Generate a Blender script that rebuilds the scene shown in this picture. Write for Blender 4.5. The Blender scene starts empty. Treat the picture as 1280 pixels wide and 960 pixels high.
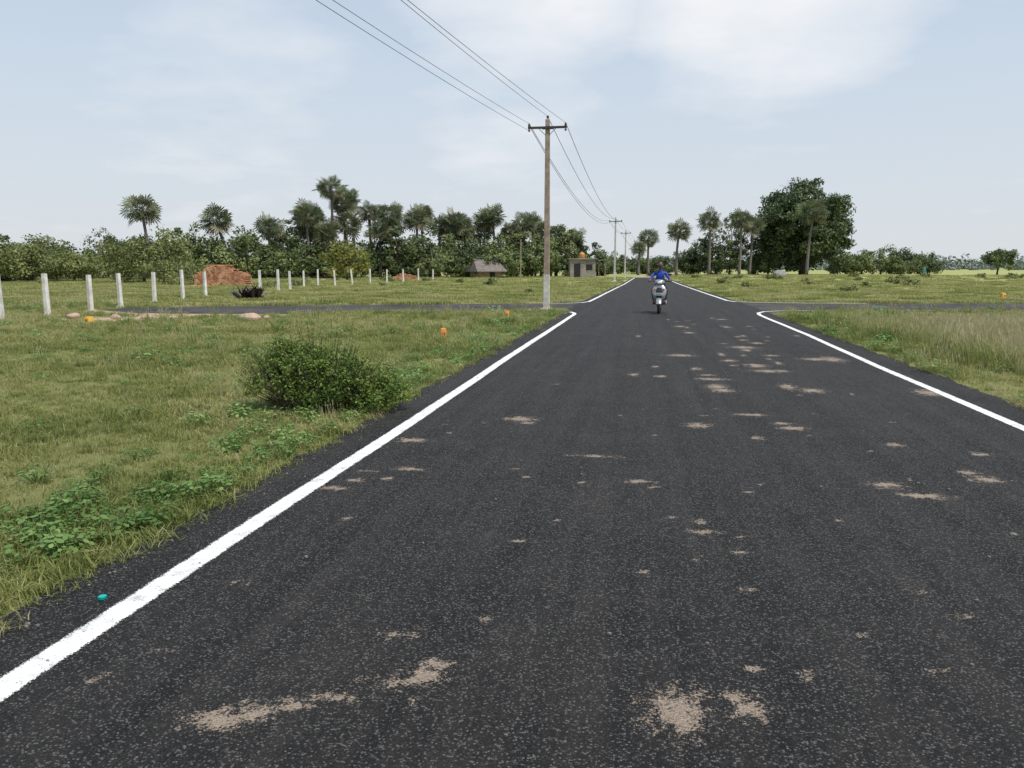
import bpy, math, random
import numpy as np
from mathutils import Vector, Matrix
S=bpy.context.scene
S.view_settings.view_transform='Standard'; S.view_settings.look='None'; S.view_settings.exposure=0
random.seed(5); R=np.random.default_rng(11)
PSI,PHI=0.17131,0.15093
CS,SS=math.cos(PSI),math.sin(PSI)
def at(b,d):
    """world XY of something seen from the survey station at bearing tangent b/100, distance d"""
    k=b/100.0
    return (d*(k*CS-SS), d*(k*SS+CS))
COL=S.collection
# ---------------------------------------------------------------- materials
def M(name):
    m=bpy.data.materials.new(name); m.use_nodes=True
    nt=m.node_tree; n=nt.nodes; b=n['Principled BSDF']
    return m,nt,n,nt.links,b
def coords(n,l,scale=(1,1,1)):
    t=n.new('ShaderNodeTexCoord'); mp=n.new('ShaderNodeMapping'); l.new(t.outputs['Object'],mp.inputs[0]); mp.inputs['Scale'].default_value=scale
    return mp.outputs[0]
def noise(n,l,vec,scale,detail=4,rough=.6):
    t=n.new('ShaderNodeTexNoise'); t.inputs['Scale'].default_value=scale; t.inputs['Detail'].default_value=detail; t.inputs['Roughness'].default_value=rough
    if vec is not None: l.new(vec,t.inputs['Vector'])
    return t.outputs['Fac']
def ramp(n,l,fac,stops):
    r=n.new('ShaderNodeValToRGB'); e=r.color_ramp.elements
    while len(e)<len(stops): e.new(.5)
    for i,(p,c) in enumerate(stops):
        e[i].position=p
        if not hasattr(c,'__len__'): c=(c,c,c)
        e[i].color=(*c,1)
    l.new(fac,r.inputs[0]); return r.outputs[0]
def mix(n,l,fac,a,b,mode='MIX'):
    x=n.new('ShaderNodeMix'); x.data_type='RGBA'; x.blend_type=mode
    if isinstance(fac,(int,float)): x.inputs[0].default_value=fac
    else: l.new(fac,x.inputs[0])
    for s,v in ((6,a),(7,b)):
        if hasattr(v,'is_linked') : l.new(v,x.inputs[s])
        else: x.inputs[s].default_value=(*v,1)
    return x.outputs[2]
def math_(n,l,op,a,b=0.0,clamp=False):
    x=n.new('ShaderNodeMath'); x.operation=op; x.use_clamp=clamp
    for i,v in enumerate((a,b)):
        if isinstance(v,(int,float)): x.inputs[i].default_value=v
        else: l.new(v,x.inputs[i])
    return x.outputs[0]
def bump(n,l,b,h,strength,dist):
    x=n.new('ShaderNodeBump'); x.inputs['Strength'].default_value=strength; x.inputs['Distance'].default_value=dist
    l.new(h,x.inputs['Height']); l.new(x.outputs[0],b.inputs['Normal'])
def simple(name,c,rough=.6,var=.25,scale=8,metal=0,c2=None,spec=.5,bmp=0,bscale=60):
    m,nt,n,l,b=M(name); v=coords(n,l)
    f=noise(n,l,v,scale,5,.65)
    if c2 is None: c2=tuple(x*(1-var*1.6) for x in c)
    l.new(ramp(n,l,f,[(.35,c2),(.65,c)]),b.inputs['Base Color'])
    b.inputs['Roughness'].default_value=rough; b.inputs['Metallic'].default_value=metal; b.inputs['Specular IOR Level'].default_value=spec
    if bmp: bump(n,l,b,noise(n,l,v,bscale,4),bmp,.01)
    return m
def leafmat(name,dark,light,third=None,trans=.3,instanced=False,rough=.55):
    m,nt,n,l,b=M(name)
    a=n.new('ShaderNodeAttribute'); a.attribute_name='tint'
    fac=a.outputs['Fac']
    stops=[(0,dark),(.6,light)]+([(1,third)] if third else [])
    if instanced:
        oi=n.new('ShaderNodeObjectInfo')
        nz=noise(n,l,oi.outputs['Location'],.35,4,.65)
        s=math_(n,l,'MULTIPLY',math_(n,l,'SUBTRACT',nz,.5),2.6)
        rr=math_(n,l,'MULTIPLY',math_(n,l,'SUBTRACT',oi.outputs['Random'],.5),.4)
        fac=math_(n,l,'ADD',math_(n,l,'ADD',fac,s),rr,True)
    col=ramp(n,l,fac,stops)
    l.new(col,b.inputs['Base Color']); b.inputs['Roughness'].default_value=rough; b.inputs['Specular IOR Level'].default_value=.25
    t=n.new('ShaderNodeBsdfTranslucent'); l.new(col,t.inputs[0])
    mx=n.new('ShaderNodeMixShader'); mx.inputs[0].default_value=trans
    l.new(b.outputs[0],mx.inputs[1]); l.new(t.outputs[0],mx.inputs[2]); l.new(mx.outputs[0],n['Material Output'].inputs[0])
    return m
# ---------------------------------------------------------------- mesh builder
class MB:
    def __init__(s): s.v=[];s.f=[];s.m=[]
    def add(s,vs,fs,mi=0):
        o=len(s.v); s.v+= [tuple(v) for v in vs]; s.f+=[tuple(i+o for i in f) for f in fs]; s.m+=[mi]*len(fs)
    def box(s,c,d,mi=0,rot=None,taper=1.0):
        vs=[]
        for z in (-1,1):
            k=taper if z>0 else 1
            for x,y in ((-1,-1),(1,-1),(1,1),(-1,1)): vs.append(Vector((x*d[0]/2*k,y*d[1]/2*k,z*d[2]/2)))
        if rot is not None: vs=[rot@v for v in vs]
        vs=[v+Vector(c) for v in vs]
        s.add(vs,[(3,2,1,0),(4,5,6,7),(0,1,5,4),(1,2,6,5),(2,3,7,6),(3,0,4,7)],mi)
    def tube(s,pts,rad,mi=0,n=8,cap=True,flat=None):
        pts=[Vector(p) for p in pts]; rings=[]
        if not hasattr(rad,'__len__'): rad=[rad]*len(pts)
        for i,p in enumerate(pts):
            d=(pts[min(i+1,len(pts)-1)]-pts[max(i-1,0)]).normalized()
            u=d.cross(Vector((0,0,1)) if abs(d.z)<.9 else Vector((0,1,0))).normalized(); w=d.cross(u)
            for k in range(n):
                a=2*math.pi*k/n; rings.append(p+(u*math.cos(a)+w*math.sin(a))*rad[i])
        fs=[(i*n+k,i*n+(k+1)%n,(i+1)*n+(k+1)%n,(i+1)*n+k) for i in range(len(pts)-1) for k in range(n)]
        if cap: fs+= [tuple(reversed(range(n))),tuple((len(pts)-1)*n+k for k in range(n))]
        s.add(rings,fs,mi)
    def loft(s,secs,mi=0,n=16,power=2.5,axis='y'):
        rings=[]
        for (p,cx,cz,hw,hh) in secs:
            for k in range(n):
                a=2*math.pi*k/n; c,sn=math.cos(a),math.sin(a)
                x=cx+hw*math.copysign(abs(c)**(2/power),c); z=cz+hh*math.copysign(abs(sn)**(2/power),sn)
                rings.append((x,p,z) if axis=='y' else (x,z,p))
        m=len(secs)
        fs=[(i*n+k,i*n+(k+1)%n,(i+1)*n+(k+1)%n,(i+1)*n+k) for i in range(m-1) for k in range(n)]
        fs+=[tuple(reversed(range(n))),tuple((m-1)*n+k for k in range(n))]
        s.add(rings,fs,mi)
    def ell(s,c,r,mi=0,n=12,m=8,fn=None):
        vs=[];
        for i in range(m+1):
            t=math.pi*i/m
            for k in range(n):
                a=2*math.pi*k/n; v=Vector((math.sin(t)*math.cos(a)*r[0],math.sin(t)*math.sin(a)*r[1],math.cos(t)*r[2]))
                if fn: v=fn(v)
                vs.append(v+Vector(c))
        s.add(vs,[(i*n+k,(i+1)*n+k,(i+1)*n+(k+1)%n,i*n+(k+1)%n) for i in range(m) for k in range(n)],mi)
    def torus(s,c,R_,r,mi=0,axis='x',n=28,m=10,w=1.0):
        vs=[]
        for i in range(n):
            a=2*math.pi*i/n
            for k in range(m):
                b=2*math.pi*k/m; q=R_+r*math.cos(b); h=r*w*math.sin(b)
                p=(h,q*math.cos(a),q*math.sin(a)) if axis=='x' else (q*math.cos(a),q*math.sin(a),h)
                vs.append(Vector(p)+Vector(c))
        s.add(vs,[(i*m+k,((i+1)%n)*m+k,((i+1)%n)*m+(k+1)%m,i*m+(k+1)%m) for i in range(n) for k in range(m)],mi)
    def obj(s,name,mats,parent=None,smooth=True,loc=(0,0,0),col=None,angle=40):
        me=bpy.data.meshes.new(name); me.from_pydata(s.v,[],s.f); me.polygons.foreach_set('material_index',s.m)
        for m in mats: me.materials.append(m)
        if smooth: me.polygons.foreach_set('use_smooth',[True]*len(s.f))
        me.update()
        if smooth:
            try: me.set_sharp_from_angle(angle=math.radians(angle))
            except Exception: pass
        o=bpy.data.objects.new(name,me); (col or COL).objects.link(o); o.location=loc
        if parent: o.parent=parent
        return o
def empty(name,loc=(0,0,0),rz=0):
    e=bpy.data.objects.new(name,None); COL.objects.link(e); e.location=loc; e.rotation_euler=(0,0,rz); e.empty_display_size=.3; return e
def polymesh(name,V,tint,mat,k,col=None,loc=(0,0,0),extra=None):
    N=len(V); vs=V.reshape(-1,3); nv=len(vs)
    mats=mat if isinstance(mat,list) else [mat]
    ev=np.array(extra.v,dtype=float).reshape(-1,3) if extra else np.zeros((0,3))
    ef=extra.f if extra else []
    me=bpy.data.meshes.new(name)
    allv=np.vstack([vs,ev]); me.vertices.add(len(allv)); me.vertices.foreach_set('co',allv.ravel())
    li=np.arange(nv); ls=np.arange(N)*k; lt=np.full(N,k)
    if ef:
        fl=np.concatenate([np.array(f)+nv for f in ef]); ft=np.array([len(f) for f in ef])
        fs=nv+np.concatenate([[0],np.cumsum(ft)[:-1]])
        li=np.concatenate([li,fl]); ls=np.concatenate([ls,fs]); lt=np.concatenate([lt,ft])
    me.loops.add(len(li)); me.loops.foreach_set('vertex_index',li.astype(np.int32))
    me.polygons.add(len(ls)); me.polygons.foreach_set('loop_start',ls.astype(np.int32)); 
    try: me.polygons.foreach_set('loop_total',lt.astype(np.int32))
    except Exception: pass
    for m in mats: me.materials.append(m)
    mi=np.zeros(len(ls),dtype=np.int32)
    if ef: mi[N:]=np.array(extra.m)+1
    me.polygons.foreach_set('material_index',mi)
    at_=me.attributes.new('tint','FLOAT','POINT'); t=np.concatenate([np.repeat(tint,k) if tint.ndim==1 else tint.ravel(),np.full(len(ev),.5)])
    at_.data.foreach_set('value',t.astype(np.float32))
    me.update(calc_edges=True); me.validate()
    o=bpy.data.objects.new(name,me); (col or COL).objects.link(o); o.location=loc
    return o
def unit(v): return v/np.maximum(np.linalg.norm(v,axis=-1,keepdims=True),1e-9)
def leafcloud(c,r,nclump,nleaf,size,cr,up=.3,seed=0,low=-.6,aspect=.5,tintbase=.5,shell=.5,lumpy=1.0):
    g=np.random.default_rng(seed); c=np.array(c,float); r=np.array(r,float)
    d=unit(g.normal(size=(nclump,3))); d[:,2]=np.where(d[:,2]<low,-d[:,2]*.4,d[:,2])
    rad=shell+(1-shell)*g.random(nclump)**.6
    lump=1+lumpy*(.18*np.sin(d[:,0]*5+seed)*np.cos(d[:,1]*4+seed*2)+.1*g.normal(size=nclump))
    cc=c+d*r*(rad*lump)[:,None]
    ct=g.random(nclump)*.7+tintbase-.35; cs=cr*(.6+.8*g.random(nclump))
    idx=g.integers(0,nclump,nleaf)
    off=g.normal(size=(nleaf,3)); off=unit(off)*(g.random(nleaf)**.45)[:,None]
    p=cc[idx]+off*cs[idx][:,None]*np.array([1.1,1.1,.8])
    p[:,2]=np.maximum(p[:,2],c[2]-r[2]*1.02)
    nrm=unit(unit(p-c)*.6+off*.5+g.normal(size=(nleaf,3))*.7+np.array([0,0,up]))
    t=unit(np.cross(nrm,g.normal(size=(nleaf,3)))); b=np.cross(nrm,t)
    sz=size*(.6+.8*g.random(nleaf))[:,None]
    V=np.stack([p-t*sz,p-b*sz*aspect,p+t*sz,p+b*sz*aspect],1)
    tint=np.clip(ct[idx]+g.normal(size=nleaf)*.14,0,1)
    return V,tint
# ---------------------------------------------------------------- camera / light / world
cam=bpy.data.cameras.new('camera'); cam.sensor_width=36; cam.lens=27; cam.clip_end=6000; cam.clip_start=.05
co=bpy.data.objects.new('camera',cam); COL.objects.link(co); co.location=(0,0,1.5)
co.rotation_euler=(math.pi/2-PHI,0,PSI); S.camera=co
SE=math.radians(62); SX,SY=.62,-.38; SR=math.atan2(SX,SY)
sd=Vector((math.sin(SR)*math.cos(SE),math.cos(SR)*math.cos(SE),math.sin(SE)))
sl=bpy.data.lights.new('sun','SUN'); sl.energy=4.4; sl.angle=math.radians(2.5); sl.color=(1,.95,.86)
so=bpy.data.objects.new('sun',sl); COL.objects.link(so); so.location=(20,-20,40); so.rotation_euler=sd.to_track_quat('Z','Y').to_euler()
w=bpy.data.worlds.new('World'); S.world=w; w.use_nodes=True; n=w.node_tree.nodes; l=w.node_tree.links
bg=n['Background']; bg.inputs[1].default_value=.1
sky=n.new('ShaderNodeTexSky'); sky.sky_type='NISHITA'; sky.sun_disc=False; sky.sun_elevation=SE; sky.sun_rotation=SR; sky.air_density=1.0; sky.dust_density=1.5; sky.ozone_density=1.5
tc=n.new('ShaderNodeTexCoord'); sep=n.new('ShaderNodeSeparateXYZ'); l.new(tc.outputs['Generated'],sep.inputs[0])
z=sep.outputs[2]
zz=math_(n,l,'ADD',math_(n,l,'MAXIMUM',z,0.0),.16)
cx=math_(n,l,'DIVIDE',sep.outputs[0],zz); cy=math_(n,l,'DIVIDE',sep.outputs[1],zz)
cmb=n.new('ShaderNodeCombineXYZ'); l.new(cx,cmb.inputs[0]); l.new(cy,cmb.inputs[1])
cn=noise(n,l,cmb.outputs[0],1.7,8,.55)
def lobe(dx,dy,dz,lo,hi):
    v=Vector((dx,dy,dz)).normalized(); dp=n.new('ShaderNodeVectorMath'); dp.operation='DOT_PRODUCT'; l.new(tc.outputs['Generated'],dp.inputs[0]); dp.inputs[1].default_value=v
    mr=n.new('ShaderNodeMapRange'); mr.interpolation_type='SMOOTHSTEP'; l.new(dp.outputs['Value'],mr.inputs[0]); mr.inputs[1].default_value=lo; mr.inputs[2].default_value=hi
    return mr.outputs[0]
lb=math_(n,l,'MAXIMUM',lobe(.13,.94,.36,.974,.999),lobe(-.13,.93,.44,.968,.998))
lb=math_(n,l,'MAXIMUM',lb,math_(n,l,'MULTIPLY',lobe(-.5,.85,.2,.98,1.0),.30))
lb=math_(n,l,'MAXIMUM',lb,math_(n,l,'MULTIPLY',lobe(-.18,.95,.19,.988,1.0),.42))
cl=math_(n,l,'ADD',math_(n,l,'MULTIPLY',math_(n,l,'SUBTRACT',cn,.5),1.3),math_(n,l,'MULTIPLY',lb,.85))
cmask=ramp(n,l,cl,[(.14,0),(.85,1)])
hz=n.new('ShaderNodeMapRange'); l.new(z,hz.inputs[0]); hz.inputs[1].default_value=0; hz.inputs[2].default_value=.45; hz.inputs[3].default_value=.95; hz.inputs[4].default_value=.7
haze=ramp(n,l,z,[(0,(.72,.75,.78)),(.22,(.67,.765,.87)),(.5,(.56,.70,.89))])
sc10=n.new('ShaderNodeVectorMath'); sc10.operation='SCALE'; sc10.inputs['Scale'].default_value=10.0
l.new(haze,sc10.inputs[0])
skyc=mix(n,l,hz.outputs[0],sky.outputs[0],sc10.outputs[0])
skyc=mix(n,l,math_(n,l,'MULTIPLY',cmask,.9),skyc,(9.3,9.35,9.5))
l.new(skyc,bg.inputs[0])
# ---------------------------------------------------------------- road layout
def edgeL(y): return np.where(y<30,-2.68,np.interp(y,[33,70,115],[-2.8,-2.25,-1.9]))
def edgeR(y): return np.where(y<30,4.05,np.interp(y,[34,70,115],[4.0,3.35,2.9]))
cross_poly=[(-19,24.2),(-16.5,22.9),(-13,22.9),(-8,24.9),(-4.3,27.0),(-3.1,26.7),(-2.6,25.6),(0,25),(3.9,25.8),(4.25,26.9),(5.0,27.5),(9,28.3),(14,29.3),(40,35.5),(70,43),(68,49),(38,41),(15,35.2),(8,34.2),(5.2,34.2),(4.2,34.9),(3.9,36.5),(0,37),(-2.7,34.5),(-3.2,32.9),(-4.4,31.9),(-9,30.4),(-16,27.6),(-19,26.0)]
sand_poly=[(-17.5,19.6),(-14.6,19.3),(-13.4,20.9),(-11.6,23.9),(-13,23.1),(-16.5,23.1),(-19,24.4),(-20,24.2),(-16.5,22.2),(-15.2,21.2)]
def pip(x,y,poly):
    ins=np.zeros(len(x),bool); m=len(poly)
    for i in range(m):
        x1,y1=poly[i]; x2,y2=poly[(i+1)%m]
        c=((y1>y)!=(y2>y))&(x<(x2-x1)*(y-y1)/(y2-y1+1e-12)+x1); ins^=c
    return ins
def wob(a,s=0): return np.sin(a*3.1+s)*.4+np.sin(a*7.3+s*2)*.3+np.sin(a*17.7+s)*.2+np.sin(a*41+s)*.15
mg,nt,n,l,b=M('grassy_soil'); v=coords(n,l)
big=noise(n,l,v,.12,4,.6); mid=noise(n,l,v,1.3,6,.7); fine=noise(n,l,v,45,5,.75); far=noise(n,l,coords(n,l,(.03,.15,1)),1.6,7,.7)
g1=ramp(n,l,fine,[(.3,(.07,.075,.03)),(.5,(.17,.175,.065)),(.7,(.31,.27,.15))])
g2=ramp(n,l,mid,[(.3,(.13,.155,.05)),(.55,(.21,.23,.075)),(.75,(.32,.28,.17))])
g=mix(n,l,.6,g2,g1)
g=mix(n,l,ramp(n,l,big,[(.4,0),(.7,.35)]),g,(.26,.24,.11))
sp=n.new('ShaderNodeSeparateXYZ'); tcc=n.new('ShaderNodeTexCoord'); l.new(tcc.outputs['Object'],sp.inputs[0])
mr=n.new('ShaderNodeMapRange'); l.new(sp.outputs[1],mr.inputs[0]); mr.inputs[1].default_value=35; mr.inputs[2].default_value=100
fc=ramp(n,l,far,[(.35,(.20,.24,.07)),(.5,(.30,.32,.12)),(.65,(.40,.36,.20))])
g=mix(n,l,math_(n,l,'MULTIPLY',mr.outputs[0],.88),g,fc)
l.new(g,b.inputs['Base Color']); b.inputs['Roughness'].default_value=.95; b.inputs['Specular IOR Level'].default_value=.1
bump(n,l,b,fine,.8,.03)
mb=MB(); E=3000
xs=[-E,-400,-100,-30,0,30,100,400,E]; ys=[-600,-60,0,30,60,120,400,1200,E+600]
mb.add([(x,y,0) for y in ys for x in xs],[(j*9+i,j*9+i+1,(j+1)*9+i+1,(j+1)*9+i) for j in range(8) for i in range(8)])
mb.obj('ground',[mg],smooth=False)
def asphalt(name,dirtattr=True,dusty=0.0):
    m,nt,n,l,b=M(name); v=coords(n,l)
    vo=n.new('ShaderNodeTexVoronoi'); vo.inputs['Scale'].default_value=135; l.new(v,vo.inputs['Vector'])
    cell=n.new('ShaderNodeSeparateColor'); l.new(vo.outputs['Color'],cell.inputs[0])
    agg=ramp(n,l,cell.outputs[0],[(0,(.004,.004,.004)),(.5,(.011,.0105,.0105)),(.78,(.034,.032,.032)),(.95,(.14,.135,.13))])
    fn=noise(n,l,v,300,3,.7)
    agg=mix(n,l,ramp(n,l,fn,[(.47,0),(.74,.45)]),agg,(.075,.072,.071))
    gap=ramp(n,l,vo.outputs['Distance'],[(.3,1.0),(.7,.12)])
    agg=mix(n,l,.85,agg,gap,'MULTIPLY')
    st=noise(n,l,coords(n,l,(2.6,.10,1)),1.6,7,.7); bl=noise(n,l,v,1.4,7,.72)
    wear=math_(n,l,'ADD',math_(n,l,'MULTIPLY',st,.6),math_(n,l,'MULTIPLY',bl,.4))
    agg=mix(n,l,ramp(n,l,wear,[(.43,0),(.64,.42)]),agg,mix(n,l,.5,(.095,.087,.081),agg))
    if dusty:
        d=noise(n,l,v,.5,6,.7); agg=mix(n,l,ramp(n,l,d,[(.35,0),(.6,dusty)]),agg,(.17,.15,.13))
    if dirtattr:
        a=n.new('ShaderNodeAttribute'); a.attribute_name='dirt'
        br=noise(n,l,v,16,6,.75); br2=noise(n,l,v,120,2,.6)
        t=math_(n,l,'ADD',a.outputs['Fac'],math_(n,l,'MULTIPLY',math_(n,l,'SUBTRACT',br,.5),4.2))
        t=math_(n,l,'ADD',t,math_(n,l,'MULTIPLY',math_(n,l,'SUBTRACT',br2,.5),3.0))
        t=math_(n,l,'MULTIPLY',t,math_(n,l,'GREATER_THAN',a.outputs['Fac'],.04))
        dm=ramp(n,l,t,[(.5,0),(.85,.9)])
        dc=ramp(n,l,noise(n,l,v,100,4,.75),[(.3,(.13,.10,.075)),(.65,(.40,.32,.25))])
        agg=mix(n,l,dm,agg,dc)
    l.new(agg,b.inputs['Base Color']); b.inputs['Roughness'].default_value=.75; b.inputs['Specular IOR Level'].default_value=.2
    hh=mix(n,l,.5,vo.outputs['Distance'],fn); bp=n.new('ShaderNodeInvert'); l.new(hh,bp.inputs[1])
    bump(n,l,b,bp.outputs[0],1.0,.008)
    return m
masph=asphalt('asphalt')
ysr=np.concatenate([np.arange(-12,0,.5),np.arange(0,9,.035),np.arange(9,30,.09),np.arange(30,116,1.0)])
uu=np.linspace(0,1,170)
Y=np.repeat(ysr[:,None],170,1); wl=edgeL(ysr)+wob(ysr,1)*.05; wr=edgeR(ysr)+wob(ysr,4)*.06
X=wl[:,None]*(1-uu)+wr[:,None]*uu
Zc=.012+.0*X
nv=X.size; me=bpy.data.meshes.new('road')
ny,nx=X.shape; idx=np.arange(nv).reshape(ny,nx)
F=np.stack([idx[:-1,:-1],idx[:-1,1:],idx[1:,1:],idx[1:,:-1]],-1).reshape(-1,4)
me.vertices.add(nv); me.vertices.foreach_set('co',np.stack([X,Y,Zc],-1).ravel())
me.loops.add(F.size); me.loops.foreach_set('vertex_index',F.ravel().astype(np.int32)); me.polygons.add(len(F)); me.polygons.foreach_set('loop_start',(np.arange(len(F))*4).astype(np.int32))
P=[(-1.36,2.16,.09,.05),(-1.27,2.21,.07,.05),(-1.16,2.28,.06,.03),(-1.05,2.35,.06,.025),(-.75,2.62,.05,.04),(-.76,2.54,.07,.05),(-.86,2.47,.09,.02),(.14,2.47,.09,.11),(.36,2.59,.04,.03),(.39,2.52,.055,.05),(.44,2.79,.03,.02),(.62,2.78,.02,.025),(-.96,2.83,.05,.02),(-.65,3.04,.02,.015),(-1.87,3.21,.022,.015),(-1.94,2.32,.03,.012),(.29,3.9,.03,.02),(.51,3.53,.025,.02),(.53,4.02,.03,.02),(-.66,3.99,.03,.02),(.37,4.32,.07,.03),(.35,4.49,.05,.025),(1.68,5.5,.1,.06),(1.84,5.28,.13,.05),(2.42,5.77,.09,.06),(2.36,5.95,.06,.05),(-1.2,7.39,.13,.1),(-1.1,7.2,.06,.05),(-2.05,4.79,.09,.04),(-2.0,5.0,.05,.04),(-1.99,5.26,.06,.02),(-1.7,5.36,.08,.045),(-1.79,5.08,.05,.025),(-.02,5.32,.08,.04),(-.36,5.99,.15,.03),(-1.97,6.29,.12,.06),(1.39,7.38,.09,.08),(1.33,7.6,.07,.06),(.52,7.37,.1,.1),(1.1,8.0,.15,.05),(3.37,9.81,.12,.2),(2.68,6.57,.06,.05),(2.12,6.81,.06,.06),(1,6.9,.06,.05),(.96,9.58,.12,.12),(.6,13.34,.2,.15),(.91,10.53,.18,.1),(2.77,13.14,.2,.15),(1.77,11.49,.2,.12),(1.84,14.89,.2,.2),(3.03,13.18,.15,.3)]
for _ in range(44):
    P.append((R.normal(1.5,.85),9.5+R.random()**1.2*14,.04+R.random()**2*.11,.05+R.random()*.17))
for _ in range(70):
    P.append((R.uniform(-2,3.4),2.2+R.random()*8,.008+R.random()*.02,.008+R.random()*.014))
D=np.zeros_like(X)
for (px,py,rx,ry) in P:
    m=(abs(X-px)<rx*3)&(abs(Y-py)<ry*3+.05)
    D[m]=np.maximum(D[m],1.25*np.exp(-((X[m]-px)/rx)**2*.9-((Y[m]-py)/max(ry,.02))**2*.9))
D[D<.06]=0
a=me.attributes.new('dirt','FLOAT','POINT'); a.data.foreach_set('value',D.ravel().astype(np.float32))
me.materials.append(masph); me.update(calc_edges=True); ro=bpy.data.objects.new('road',me); COL.objects.link(ro)
def flat(name,poly,z,mat,sub=6,j=.06):
    pts=[]
    for i in range(len(poly)):
        a_,b_=poly[i],poly[(i+1)%len(poly)]; L=math.dist(a_,b_); k=max(1,int(L/.35))
        for t in range(k):
            x=a_[0]+(b_[0]-a_[0])*t/k; y=a_[1]+(b_[1]-a_[1])*t/k
            pts.append((x+random.uniform(-j,j),y+random.uniform(-j,j),z))
    mb=MB(); mb.add(pts,[tuple(range(len(pts)))]); return mb.obj(name,[mat],smooth=False)
flat('cross_road',cross_poly,.008,asphalt('asphalt_dusty',False,.30))
msand=simple('sandy_soil',(.42,.31,.22),.95,.3,3,c2=(.26,.18,.12),bmp=.5)
flat('dirt_track',sand_poly,.004,msand,j=.25)
flat('dirt_track',[(-2.0,115.5),(2.9,115.5),(4.5,150),(9,220),(5,220),(0,150)],.004,msand)
mp,nt,n,l,b=M('road_paint'); v=coords(n,l)
f1=noise(n,l,v,150,3,.7); f2=noise(n,l,v,9,5,.7); 
wv=n.new('ShaderNodeAttribute'); wv.attribute_name='edge'
cv=ramp(n,l,f2,[(.3,(.48,.48,.47)),(.6,(.76,.76,.75))])
l.new(cv,b.inputs['Base Color']); b.inputs['Roughness'].default_value=.7
t=math_(n,l,'ADD',f1,math_(n,l,'MULTIPLY',wv.outputs['Fac'],.20)); t=math_(n,l,'ADD',t,math_(n,l,'MULTIPLY',math_(n,l,'SUBTRACT',f2,.5),.35))
al=ramp(n,l,t,[(.53,0),(.59,1)]); l.new(al,b.inputs['Alpha'])
bump(n,l,b,f1,.6,.005)
def line(name,pts,wd,parent=None):
    pts=[Vector((*p,0)) for p in pts]; P2=[]
    for a_,b_ in zip(pts[:-1],pts[1:]):
        k=max(1,int((b_-a_).length/.12)) if a_.y<28 else max(1,int((b_-a_).length/.5))
        P2+= [a_.lerp(b_,t/k) for t in range(k)]
    P2.append(pts[-1]); vs=[];ed=[]
    for i,p in enumerate(P2):
        d=(P2[min(i+1,len(P2)-1)]-P2[max(0,i-1)]).normalized(); nn=Vector((-d.y,d.x,0)); s=math.sin(p.y*1.7)*.003+math.sin(p.y*.6)*.007
        for k,e in ((-.62,-.6),(-.43,1),(.43,1),(.62,-.6)):
            q=p+nn*(k*wd+s); vs.append((q.x,q.y,.016)); ed.append(e)
    fs=[(i*4+k,i*4+k+1,i*4+k+5,i*4+k+4) for i in range(len(P2)-1) for k in range(3)]
    me=bpy.data.meshes.new(name); me.from_pydata(vs,[],fs); me.materials.append(mp)
    a=me.attributes.new('edge','FLOAT','POINT'); a.data.foreach_set('value',ed)
    o=bpy.data.objects.new(name,me); COL.objects.link(o); 
    if parent: o.parent=parent
    return o
le=empty('road_edge_lines')
line('line_1',[(-2.22,-10),(-2.22,8),(-2.24,18),(-2.22,24.4),(-2.28,25.2),(-2.5,25.9)],.12,le)
line('line_2',[(3.5,-10),(3.5,12),(3.56,18),(3.55,23.5),(3.55,25.2),(3.66,26.3),(3.95,27.1),(4.5,27.65),(5.5,28.0),(9,28.8),(12,29.4)],.11,le)
line('line_3',[(-4.2,31.6),(-3.2,32.1),(-2.65,32.8),(-2.42,33.9),(-2.2,50),(-1.88,70),(-1.6,112)],.13,le)
line('line_4',[(9,33.9),(6,33.9),(4.6,34.2),(3.85,34.8),(3.62,36),(3.3,50),(2.9,71),(2.5,112)],.13,le)
# ---------------------------------------------------------------- grass tufts
src=bpy.data.collections.new('grass_tufts')
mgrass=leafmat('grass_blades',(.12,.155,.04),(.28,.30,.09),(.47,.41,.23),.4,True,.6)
mstraw=leafmat('tall_grass_blades',(.14,.18,.045),(.30,.32,.11),(.48,.42,.25),.4,True,.6)
mweed=leafmat('weed_leaves',(.085,.16,.035),(.17,.28,.08),(.28,.37,.13),.35,True,.5)
def tuft(name,nb,rad,h,wd,lean,mat,seed,tb=.3,tv=.25,seedheads=False):
    g=np.random.default_rng(seed); V=[];T=[]
    for i in range(nb):
        a=g.random()*6.28; r=rad*math.sqrt(g.random()); p=np.array([r*math.cos(a),r*math.sin(a),0.])
        a2=g.random()*6.28; ln=lean*(.3+g.random()); H=h*(.5+.6*g.random()); d=np.array([math.cos(a2),math.sin(a2),0])
        sd_=np.array([-d[1],d[0],0])*wd*.5*(.7+.6*g.random())
        m1=p+d*ln*H*.3+np.array([0,0,H*.55]); t_=p+d*ln*H+np.array([0,0,H*(1-.25*ln)])
        V.append([p-sd_,p+sd_,m1+sd_*.85,m1-sd_*.85]); V.append([m1-sd_*.85,m1+sd_*.85,t_+sd_*.12,t_-sd_*.12])
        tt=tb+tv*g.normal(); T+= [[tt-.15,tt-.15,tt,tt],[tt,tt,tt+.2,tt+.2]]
        if seedheads and g.random()<.4:
            k=t_+np.array([0,0,.06*h*3]); V.append([t_-sd_*1.5,t_+sd_*1.5,k+sd_,k-sd_]); T.append([.95]*4)
    return polymesh(name,np.array(V),np.array(T),mat,4,col=src)
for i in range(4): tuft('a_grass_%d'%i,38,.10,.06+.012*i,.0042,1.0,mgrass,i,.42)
for i in range(2): tuft('b_tall_%d'%i,40,.13,.42,.007,.45,mstraw,20+i,.45,.25,True)
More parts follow.
